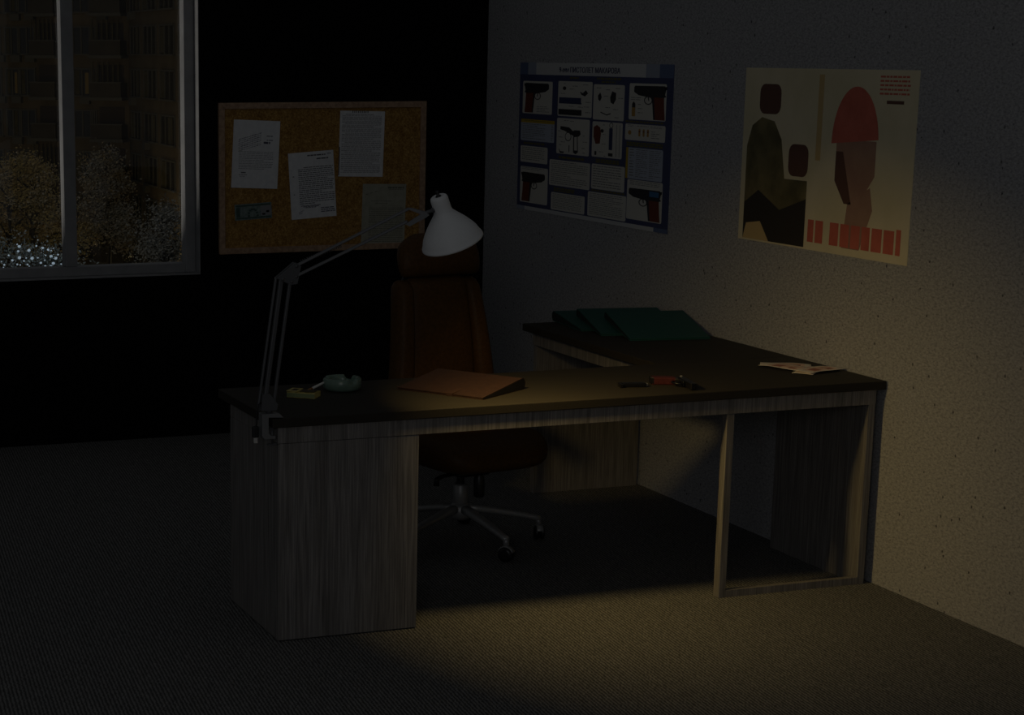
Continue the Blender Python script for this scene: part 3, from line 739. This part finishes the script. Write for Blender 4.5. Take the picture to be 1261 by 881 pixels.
P1 = Poster(-.3914, -1.8765, 1.8446, 1.1323)
P1.base(M['p_navy'])
P1.rect(0, 1, 0, .08, M['p_head'])
for a, b_, m in ((0, .06, 'p_head3'), (.06, .12, 'p_head2'), (.84, .92, 'p_head2'), (.92, 1, 'p_head3')): P1.rect(a, b_, 0, .08, M[m], 1.3)
P1.text('9-мм ПИСТОЛЕТ МАКАРОВА', .285, .685, .043, .036, M['p_title'], 2)
P1.rect(0, 1, .974, 1, M['p_head']); P1.rect(.0, .06, .974, 1, M['p_head2'], 1.3); P1.rect(.92, 1, .974, 1, M['p_head3'], 1.3)
def gun(u0, u1, v0, v1, flip=False, blue=False):
    """pistol drawing in the cell: slide on top, grip at one end"""
    X = lambda t: (u1 - (u1 - u0) * t) if flip else (u0 + (u1 - u0) * t)
    Y = lambda t: v0 + (v1 - v0) * t
    pl = lambda pts, m, l: P1.poly([(X(a), Y(c)) for a, c in pts], M[m], l)
    pl([(.03, .03), (.97, .04), (1, .08), (1, .22), (.94, .26), (.02, .27), (-.01, .12)], 'p_gun', 2)
    pl([(.04, .26), (.93, .26), (.86, .31), (.66, .34), (.46, .37), (.10, .38), (-.02, .33)], 'p_gun', 2.1)
    pl([(-.04, .04), (.03, .06), (.02, .16), (-.03, .13)], 'p_gun', 2)
    pl([(.05, .36), (.41, .36), (.37, .60), (.32, 1), (.0, 1), (.03, .72)], 'p_grip', 2.3)
    pl([(.36, .36), (.43, .36), (.36, 1), (.31, 1)], 'p_gun', 2.4)
    P1.ring(X(.54), Y(.45), abs(u1 - u0) * .135, (v1 - v0) * .125, .22, M['p_gun'], 2)
    pl([(.52, .35), (.56, .35), (.54, .46), (.51, .47)], 'p_gun', 2.2)
    if blue: pl([(.06, .08), (.35, .07), (.35, .24), (.06, .24)], 'p_bluesteel', 2.6)
def panel(u0, u1, v0, v1, m='p_panel'): P1.rrect(u0, u1, v0, v1, M[m])
panel(.025, .241, .124, .342); gun(.04, .215, .13, .335); P1.lines(.13, .225, .29, .335, 4, M['p_text'])
panel(.281, .513, .117, .344)
P1.rect(.29, .44, .222, .262, M['p_navyshape'], 2); P1.poly([(.29, .222), (.43, .222), (.445, .262), (.29, .262)], M['p_navyshape'], 2.2); P1.rect(.287, .445, .298, .335, M['p_gun'], 2)
P1.poly([(.43, .18), (.45, .19), (.47, .17), (.485, .19), (.465, .21), (.44, .2)], M['p_gun'], 2); P1.ell(.325, .163, .012, .012, M['p_gun'], 2)
for u, v in ((.32, .13), (.38, .145), (.45, .135), (.36, .165), (.30, .195), (.36, .275), (.42, .278), (.46, .275), (.47, .31), (.47, .245)): P1.lines(u, u + .035, v, v + .012, 1, M['p_text'], 2)
panel(.521, .717, .13, .351)
P1.poly([(.55, .20), (.565, .18), (.575, .21), (.565, .235), (.552, .225)], M['p_gun'], 2); P1.poly([(.64, .17), (.665, .18), (.665, .22), (.65, .25), (.632, .24), (.628, .21)], M['p_gun'], 2)
P1.poly([(.57, .30), (.61, .315), (.635, .305), (.635, .312), (.61, .322), (.57, .307)], M['p_gun'], 2)
for u, v in ((.54, .15), (.60, .16), (.66, .15), (.59, .2), (.68, .21), (.60, .27), (.65, .28), (.66, .33)): P1.lines(u, u + .03, v, v + .012, 1, M['p_text'], 2)
panel(.746, .964, .116, .335); gun(.775, .96, .122, .33, True)
P1.poly([(.765, .24), (.775, .232), (.785, .24), (.785, .315), (.765, .315)], M['p_brass'], 2); P1.poly([(.765, .262), (.765, .24), (.775, .225), (.785, .24), (.785, .262)], M['p_gun'], 2.2)
P1.lines(.757, .82, .20, .225, 2, M['p_text'])
for v in (.24, .265, .29): P1.lines(.80, .83, v, v + .012, 1, M['p_text'])
panel(.017, .263, .381, .526, 'p_blue_panel'); P1.rect(.017, .263, .381, .404, M['p_yellow'], 1.6); P1.lines(.03, .2, .412, .52, 9, M['p_text']); P1.lines(.24, .255, .412, .52, 9, M['p_text'])
P1.lines(.04, .24, .388, .4, 1, M['p_olive'], 2)
panel(.28, .503, .357, .59)
P1.poly([(.305, .41), (.365, .415), (.385, .43), (.385, .45), (.305, .432)], M['p_gun'], 2); P1.poly([(.325, .435), (.40, .435), (.40, .43), (.44, .43), (.445, .455), (.43, .47), (.40, .47), (.36, .45)], M['p_gun'], 2.2)
P1.ring(.36, .475, .022, .03, .18, M['p_gun']); P1.poly([(.395, .47), (.425, .465), (.43, .57), (.415, .585), (.397, .575)], M['p_gun'], 2); P1.poly([(.402, .475), (.42, .472), (.424, .56), (.404, .56)], M['p_panel'], 2.3)
P1.poly([(.295, .555), (.31, .575), (.335, .575), (.33, .585), (.305, .585)], M['p_gun'], 2); P1.rect(.366, .371, .53, .575, M['p_gun'], 2)
for u, v in ((.33, .37), (.37, .372), (.29, .44), (.295, .48), (.31, .51), (.30, .53), (.46, .46), (.46, .5), (.455, .54), (.46, .57)): P1.lines(u, u + .03, v, v + .012, 1, M['p_text'], 2)
panel(.521, .713, .363, .586)
P1.poly([(.53, .40), (.55, .385), (.572, .40), (.578, .44), (.572, .50), (.545, .505), (.53, .46)], M['p_grip'], 2); P1.ell(.585, .42, .010, .012, M['p_gun'], 2); P1.rect(.54, .552, .55, .575, M['p_gun'], 2)
P1.rect(.63, .652, .40, .535, M['p_navyshape'], 2); P1.rect(.628, .656, .555, .575, M['p_gun'], 2); P1.ring(.642, .382, .012, .018, .25, M['p_gun'])
P1.rect(.675, .678, .375, .575, M['p_text'], 2); P1.rect(.695, .698, .375, .575, M['p_text'], 2)
for u, v in ((.59, .38), (.59, .44), (.585, .50), (.57, .55), (.60, .575)): P1.lines(u, u + .025, v, v + .012, 1, M['p_text'], 2)
panel(.729, .966, .362, .461)
P1.ell(.757, .415, .010, .014, M['p_brass'], 2)
for u in (.81, .835, .86): P1.rrect(u, u + .011, .39, .435, M['p_brass'], 2, .006); P1.rect(u, u + .011, .402, .41, M['p_grip'], 2.3)
P1.lines(.885, .94, .40, .45, 4, M['p_text']); P1.lines(.745, .78, .368, .385, 2, M['p_text']); P1.lines(.80, .87, .372, .382, 1, M['p_text']); P1.lines(.88, .95, .37, .386, 2, M['p_text'])
panel(.019, .219, .562, .673); P1.lines(.03, .2, .572, .665, 7, M['p_text'])
panel(.022, .226, .703, .948); gun(.035, .205, .735, .94); P1.lines(.035, .205, .708, .728, 2, M['p_text'])
panel(.235, .515, .634, .805); P1.lines(.248, .5, .645, .80, 12, M['p_text'])
panel(.525, .736, .631, .79); P1.lines(.535, .72, .642, .785, 9, M['p_text'])
panel(.74, .958, .506, .696, 'p_blue_panel'); P1.rect(.74, .753, .506, .696, M['p_yellow'], 1.6)
P1.lines(.762, .79, .515, .69, 10, M['p_text']); P1.lines(.80, .87, .515, .69, 15, M['p_text']); P1.lines(.88, .95, .515, .69, 15, M['p_text'])
panel(.253, .486, .851, .967); P1.lines(.265, .47, .86, .96, 9, M['p_text'])
panel(.506, .751, .811, .967); P1.lines(.517, .735, .82, .96, 12, M['p_text'])
panel(.754, .964, .701, .945); gun(.765, .955, .745, .94, True, True); P1.lines(.77, .95, .708, .738, 3, M['p_text'])
for u0, u1, v0, v1 in ((.36, .42, .09, .104), (.54, .70, .088, .104), (.57, .66, .11, .122), (.04, .2, .537, .553), (.30, .48, .607, .626), (.55, .70, .598, .625), (.27, .42, .818, .845), (.53, .74, .795, .807), (.73, .96, .343, .356), (.74, .96, .472, .5)):
    P1.lines(u0, u1, v0, v1, 1 if v1 - v0 < .02 else 2, M['p_olive'], 1.5, .75, 0)
P1.build('hanging_poster', 'blue instruction poster with white panels of pistol drawings and Cyrillic title', 'poster')

# second poster: an abstract composition of the same size and colours
P2 = Poster(-2.4354, -3.5278, 1.8364, 1.1666)
P2.base(M['a_cream'])
P2.poly([(.03, .99), (.03, .45), (.06, .33), (.12, .28), (.2, .30), (.25, .40), (.28, .62), (.42, .62), (.42, .99)], M['a_olive'])
P2.poly([(.03, .99), (.03, .78), (.12, .70), (.26, .80), (.42, .72), (.42, .99)], M['a_dark'], 1.6)
P2.poly([(.03, .99), (.05, .90), (.14, .88), (.20, .99)], M['a_ochre'], 2)
P2.rrect(.10, .235, .09, .26, M['a_brown'], 1.6, .05)
P2.rrect(.30, .42, .42, .60, M['a_brown'], 1.6, .05)
P2.ell(.68, .40, .13, .31, M['a_red'], 1.9, 180, 360.01, 28)
P2.poly([(.58, .375), (.80, .375), (.80, .56), (.72, .72), (.64, .72), (.58, .60)], M['a_tan'], 1.6)
P2.poly([(.64, .96), (.66, .72), (.78, .62), (.80, .74), (.74, .96)], M['a_tan'], 2)
P2.poly([(.58, .44), (.62, .44), (.68, .72), (.64, .72), (.58, .60)], M['a_brown'], 2)
P2.rect(.46, .49, .03, .5, M['a_ochre'], 1.3)
u = .44
for w_ in (.035, .045, .0, .05, .05, .05, .045, .055, .055, .025):
    if w_: P2.rect(u, u + w_, .83 if w_ > .03 else .82, .955, M['a_red'], 2.4)
    u += w_ + (.01 if w_ else .03)
P2.lines(.80, .96, .03, .14, 5, M['a_red'], 1.6, .45, 0); P2.rect(.84, .93, .158, .175, M['a_brown'], 1.6)
P2.build('art_poster', 'cream poster of olive, red and brown shapes with red blocks along its bottom', 'poster')

# ------------------------------------------------------------------ outside: ground, apartment block, trees, lights
GZ = -13.2
struct(MB().box(-60, 90, 6, 190, GZ - .3, GZ).build('ground', mottled('night_ground', (.05, .05, .045), (.11, .11, .10), .3, .9)), 'dark yard ground far below the window', 'ground')
bld = thing('apartment_building', 'dark apartment block seen at night through the window', 'building', (27.494, 114.978, GZ))
lit = emit('lit_window', (1, .66, .22), .011)
facade = mottled('dim_brick', (.08, .06, .031), (.115, .088, .047), .8, .9, strength=0)
trimm = plain('pale_trim', (.085, .08, .06), .8); winglass = plain('dark_window_glass', (.03, .03, .026), .15)
curt = mottled('curtain', (.05, .043, .018), (.085, .072, .032), 3, .9, strength=0)
balm = mottled('balcony_front', (.042, .034, .022), (.06, .05, .032), 1.2, .9, strength=0); bald = plain('balcony_inside', (.045, .035, .025), .9)
O = Vector((27.494, 114.978, 0)); Lp = Vector((18.37, 122.33, 0)); Rp = Vector((27.045, 94.638, 0))
FLOOR = 2.66; NFL = 8; ZB0 = 3.35 - .05                      # top of one window row just above eye level
def frame_of(a, b):
    d = (b - a); L = d.length; d.normalize(); n = Vector((d.y, -d.x, 0))
    if n.dot(Vector((-4.2, -9.2, 0)) - a) < 0: n = -n
    return d, n, L
def fpart(name, mb, mat, par=bld): return _rel(name, mb, mat, par)
def slab(mb, a, d, n, s0, s1, z0, z1, o0, o1, mi=0):
    c = [a + d * s + n * o for s in (s0, s1) for o in (o0, o1)]
    v = [(p.x, p.y, z) for z in (z0, z1) for p in (c[0], c[2], c[3], c[1])]
    mb.add(v, [(0, 1, 2, 3), (4, 7, 6, 5), (0, 4, 5, 1), (1, 5, 6, 2), (2, 6, 7, 3), (3, 7, 4, 0)], mi); return mb
rb = random.Random(11)
for (a, b, lab) in ((Lp, O, 'left'), (O, Rp, 'right')):
    d, n, L = frame_of(a, b)
    fpart('wall', slab(MB(), a, d, n, -18 if lab == 'left' else 0, L + (0 if lab == 'left' else 4), GZ, 15, -6, 0), facade)
    if lab == 'left':
        px = lambda x: (x + 40) / 198 * L
        wins = [(px(x0), px(x1)) for x0, x1 in ((-12, 2), (8, 24), (26, 44), (92, 112), (114, 119))]; bals = [(px(46), px(76)), (px(119), px(156))]
    else:
        wins = [(.8, 3.4), (4.4, 7.6), (8.6, 12.0), (13.2, 16.4)]; bals = []
    for k in range(-6, 3):
        zt = ZB0 + k * FLOOR
        if zt - 1.7 < GZ + .5: continue
        for s0, s1 in wins:
            f = slab(MB(), a, d, n, s0 - .08, s1 + .08, zt, zt + .10, 0, .10); slab(f, a, d, n, s0 - .12, s1 + .12, zt - 1.75, zt - 1.65, 0, .18)
            m_ = 3 if s1 - s0 > 2 else 2
            for j in range(m_ + 1):
                s = s0 + (s1 - s0) * j / m_; slab(f, a, d, n, s - .05, s + .05, zt - 1.65, zt, 0, .08)
            fo = fpart('window', f, trimm)
            fpart('pane', slab(MB(), a, d, n, s0 + .05, s1 - .05, zt - 1.65, zt, .01, .03), winglass, fo)
            if rb.random() < .55:
                c0 = s0 + (s1 - s0) * rb.choice((0, .5)); fpart('curtain', slab(MB(), a, d, n, c0 + .08, c0 + (s1 - s0) * .33, zt - 1.6, zt - .05, .032, .04), curt, fo)
            if rb.random() < .09: fpart('lit_pane', slab(MB(), a, d, n, s0 + (s1 - s0) * .68, s1 - .12, zt - 1.55, zt - .2, .045, .05), lit, fo)
            if rb.random() < .25: fpart('air_conditioner', slab(MB(), a, d, n, s0 + .5, s0 + 1.2, zt - 2.2, zt - 1.75, 0, .35), trimm)
        for s0, s1 in bals:
            f = slab(MB(), a, d, n, s0, s1, zt - 1.75, zt - .85, .9, 1.0); slab(f, a, d, n, s0, s0 + .1, zt - 1.75, zt - .85, 0, .9); slab(f, a, d, n, s1 - .1, s1, zt - 1.75, zt - .85, 0, .9)
            bo = fpart('balcony', f, balm)
            fpart('balcony_slab', slab(slab(MB(), a, d, n, s0 - .1, s1 + .1, zt - 1.95, zt - 1.75, 0, 1.08), a, d, n, s0 - .05, s1 + .05, zt - .85, zt - .78, .86, 1.04), trimm, bo)
            fpart('balcony_door', slab(MB(), a, d, n, s0 + .2, s1 - .2, zt - 1.7, zt + .3, .01, .05), bald, bo)
            if rb.random() < .4:
                f = MB()
                for j in range(6):
                    s = s0 + (s1 - s0) * (j + .5) / 6; slab(f, a, d, n, s - .04, s + .04, zt - .8, zt + .5, .92, .98)
                fpart('balcony_glazing', f, curt, bo)

def leaf_mat(name, cols):
    m, nt, b = new_mat(name)
    f = noise(nt, tex_coord(nt), .9, 3, .6)
    nt.links.new(ramp(nt, f, [(.32, cols[0]), (.5, cols[1]), (.66, cols[2])]), b.inputs['Base Color'])
    b.inputs['Roughness'].default_value = .9
    return m
bark = plain('dark_bark', (.03, .026, .02), .9)
def tree(x, y, h, wd, crown0, label, cols, nleaf, seed, leaf=.11, trunks=1):
    rr = random.Random(seed)
    t = thing('tree', label, 'tree', (x, y, GZ), 0, 'trees in the yard')
    br = MB(); tips = []
    for k in range(trunks):
        dx = (k - (trunks - 1) / 2) * 1.0
        top = Vector((dx * 1.4, 0, h * .9))
        pts = [Vector((dx, 0, 0)), Vector((dx + rr.uniform(-.1, .1), 0, h * .35)), Vector((dx * 1.2 + rr.uniform(-.2, .2), rr.uniform(-.2, .2), h * .62)), top]
        br.tube(pts, [.17, .13, .09, .02], 7)
        for i in range(22):
            q = rr.uniform(crown0, .95); base = Vector((dx * (1 + .3 * q), 0, h * q)); a = rr.uniform(0, 2 * PI); ln = wd * .5 * rr.uniform(.5, 1.0) * (1.15 - .6 * max(0, (q - crown0) / (1 - crown0)))
            end = base + Vector((math.cos(a) * ln, math.sin(a) * ln, h * rr.uniform(.03, .14)))
            mid = base.lerp(end, .5) + Vector((0, 0, h * .03)); br.tube([base, mid, end], [.06, .035, .01], 5); tips += [(mid, end)] * 2
            for j in range(3):
                e2 = end.lerp(base, rr.uniform(0, .6)) + Vector((rr.gauss(0, .5), rr.gauss(0, .5), rr.uniform(-.1, .7))); br.tube([end.lerp(base, .4), e2], [.02, .006], 4); tips.append((end.lerp(base, .4), e2))
    br.build('trunk', bark, t)
    lf = MB()
    for i in range(nleaf):
        a, b = rr.choice(tips); c = a.lerp(b, rr.uniform(.1, 1.15)) + Vector((rr.gauss(0, .34), rr.gauss(0, .34), rr.gauss(0, .28)))
        s = leaf * rr.uniform(.5, 1.3); u = Vector((rr.gauss(0, 1), rr.gauss(0, 1), rr.gauss(0, 1))).normalized(); v = u.orthogonal().normalized() * s * .6; u = u * s
        lf.add([c - u, c + v, c + u, c - v], [(0, 1, 2, 3)])
    lf.build('foliage', leaf_mat('leaves_%d' % seed, cols), t, fix=False)
    return t
OL = ((.20, .17, .065), (.33, .24, .09), (.34, .31, .24)); PL = ((.30, .21, .08), (.28, .26, .20), (.36, .36, .34))
tree(15.5, 91.5, 9.4, 5.2, .38, 'two-stemmed yellowing tree beside the bluish lights outside the window', OL, 13000, 1, .085, 2)
tree(21.83, 98.37, 9.0, 3.6, .42, 'slender pale tree with a dark trunk in front of the apartment block', PL, 10000, 2, .08)
tree(23.0, 90.5, 6.4, 3.2, .40, 'low frosty tree at the foot of the apartment block', ((.20, .20, .17), (.28, .29, .28), (.34, .36, .37)), 6000, 3, .08)
tree(18.9, 106.5, 8.2, 4.6, .35, 'dim tree standing behind the others between trunks and facade', PL, 8000, 4, .085)
# shrub added to hold the cluster of bluish lights
sh = thing('shrub', 'low pale shrub outside the window carrying bluish lights', 'shrub', (15.35, 87.1, GZ))
rr = random.Random(5); lf = MB(); st = MB()
LUMP = [(-2.6, 3.6, .9), (-1.5, 4.1, 1.0), (-.3, 3.9, 1.0), (.8, 3.8, .8), (1.7, 3.3, .8), (2.7, 2.9, .7), (-2.0, 2.9, 1.0), (.2, 2.8, 1.1)]
def shrub_pt():
    cx, cz, r_ = rr.choice(LUMP); return Vector((cx * .95 + rr.gauss(0, .5) * r_, rr.gauss(0, .5), cz + 1.1 + rr.gauss(0, .42) * r_))
for i in range(26):
    e = shrub_pt(); st.tube([(e.x * .25, 0, 0), (e.x * .6, e.y * .5, e.z * .6), tuple(e)], [.06, .035, .01], 5)
st.build('stems', bark, sh)
for i in range(2600):
    c = shrub_pt(); s = .085 * rr.uniform(.5, 1.3); u = Vector((rr.gauss(0, 1), rr.gauss(0, 1), rr.gauss(0, 1))).normalized(); v = u.orthogonal().normalized() * s * .6; u = u * s
    lf.add([c - u, c + v, c + u, c - v], [(0, 1, 2, 3)])
lf.build('foliage', leaf_mat('shrub_leaves', ((.16, .18, .15), (.22, .25, .25), (.28, .31, .32))), sh, fix=False)
sl = thing('bluish_lights', 'cluster of small bluish white lights glowing low outside the window', 'lights', (15.35, 86.0, GZ))
rr = random.Random(21); pts = []
bl = MB()
for i in range(100):
    c = shrub_pt(); c.y = rr.uniform(-.3, .1); r_ = rr.choice((.03, .035, .04, .05, .065, .085)); pts.append(c)
    bl.lathe([(.001, -r_ * .8), (r_ * .7, -r_ * .6), (r_, 0), (r_ * .7, r_ * .6), (.001, r_ * .8)], c, (rr.gauss(0, .4), rr.gauss(0, .4), 1), 8)
bl.build('bulbs', emit('bluish_bulbs', (.66, .84, 1.), .30), sl)['kind'] = 'stuff'
pts.sort(key=lambda p: p.x); MB().tube([Vector((0, 0, 0)), Vector((-2.8, 0, 4))] + pts[::2], .008, 4).build('wire', M['black'], sl)

# ------------------------------------------------------------------ lights
def light(name, kind, loc, energy, col, **kw):
    l = bpy.data.lights.new(name, kind); l.energy = energy; l.color = col
    for k, v in kw.items(): setattr(l, k, v)
    o = bpy.data.objects.new(name, l); COL.objects.link(o); o.location = loc
    return o
def aim(o, d): o.rotation_euler = Vector(d).to_track_quat('-Z', 'Y').to_euler()
aim(light('lamp_beam', 'AREA', CAP + AX * .163, 2.5, (1, .71, .25), shape='DISK', size=.15, spread=R(112)), (.68, .12, -.73))
o = light('room_fill', 'AREA', (-5.6, -10.2, 2.6), 14, (.95, .97, 1.0), shape='DISK', size=1.6)  # unseen soft fill behind the camera for the cool general light
aim(o, Vector((-1., -2., .9)) - o.location)
light('street_and_fill_glow', 'POINT', (10., 100., GZ + 6), 330, (1, .74, .36), shadow_soft_size=.5)
light('street_and_fill_glow', 'POINT', (24., 101., GZ + 3.0), 120, (1, .78, .42), shadow_soft_size=.5)
light('street_and_fill_glow', 'POINT', (9., 66., GZ + 12), 1400, (1, .9, .7), shadow_soft_size=.5)  # pale fill added in front of the trees to brighten their foliage
light('yard_and_fill_glow', 'POINT', (15.4, 84.0, GZ + 5.5), 30, (.65, .85, 1), shadow_soft_size=.4)
light('yard_and_fill_glow', 'POINT', (-4.2, 1.2, -1.0), 230, (1, .95, .85), shadow_soft_size=.5)  # unseen light added just below the window to brighten its jambs
wd = bpy.data.worlds.new('night'); S.world = wd; wd.use_nodes = True
bg = wd.node_tree.nodes['Background']; bg.inputs['Color'].default_value = (.9, .95, 1, 1); bg.inputs['Strength'].default_value = .034

# ------------------------------------------------------------------ camera
cam = bpy.data.cameras.new('camera'); co = bpy.data.objects.new('camera', cam); COL.objects.link(co); S.camera = co
cam.sensor_fit = 'HORIZONTAL'; cam.sensor_width = 36; cam.lens = 2389.8927 / 1261 * 36
cam.shift_x = 297.7995 / 1261; cam.shift_y = 137.8098 / 1261
cam.clip_end = 400
co.location = (-4.2497, -9.2496, 1.9057); co.rotation_euler = (PI / 2 - .2131, 0, -.3215)

S.view_settings.view_transform = 'Standard'; S.view_settings.look = 'None'; S.view_settings.exposure = 0; S.view_settings.gamma = 1
S.view_settings.use_curve_mapping = False
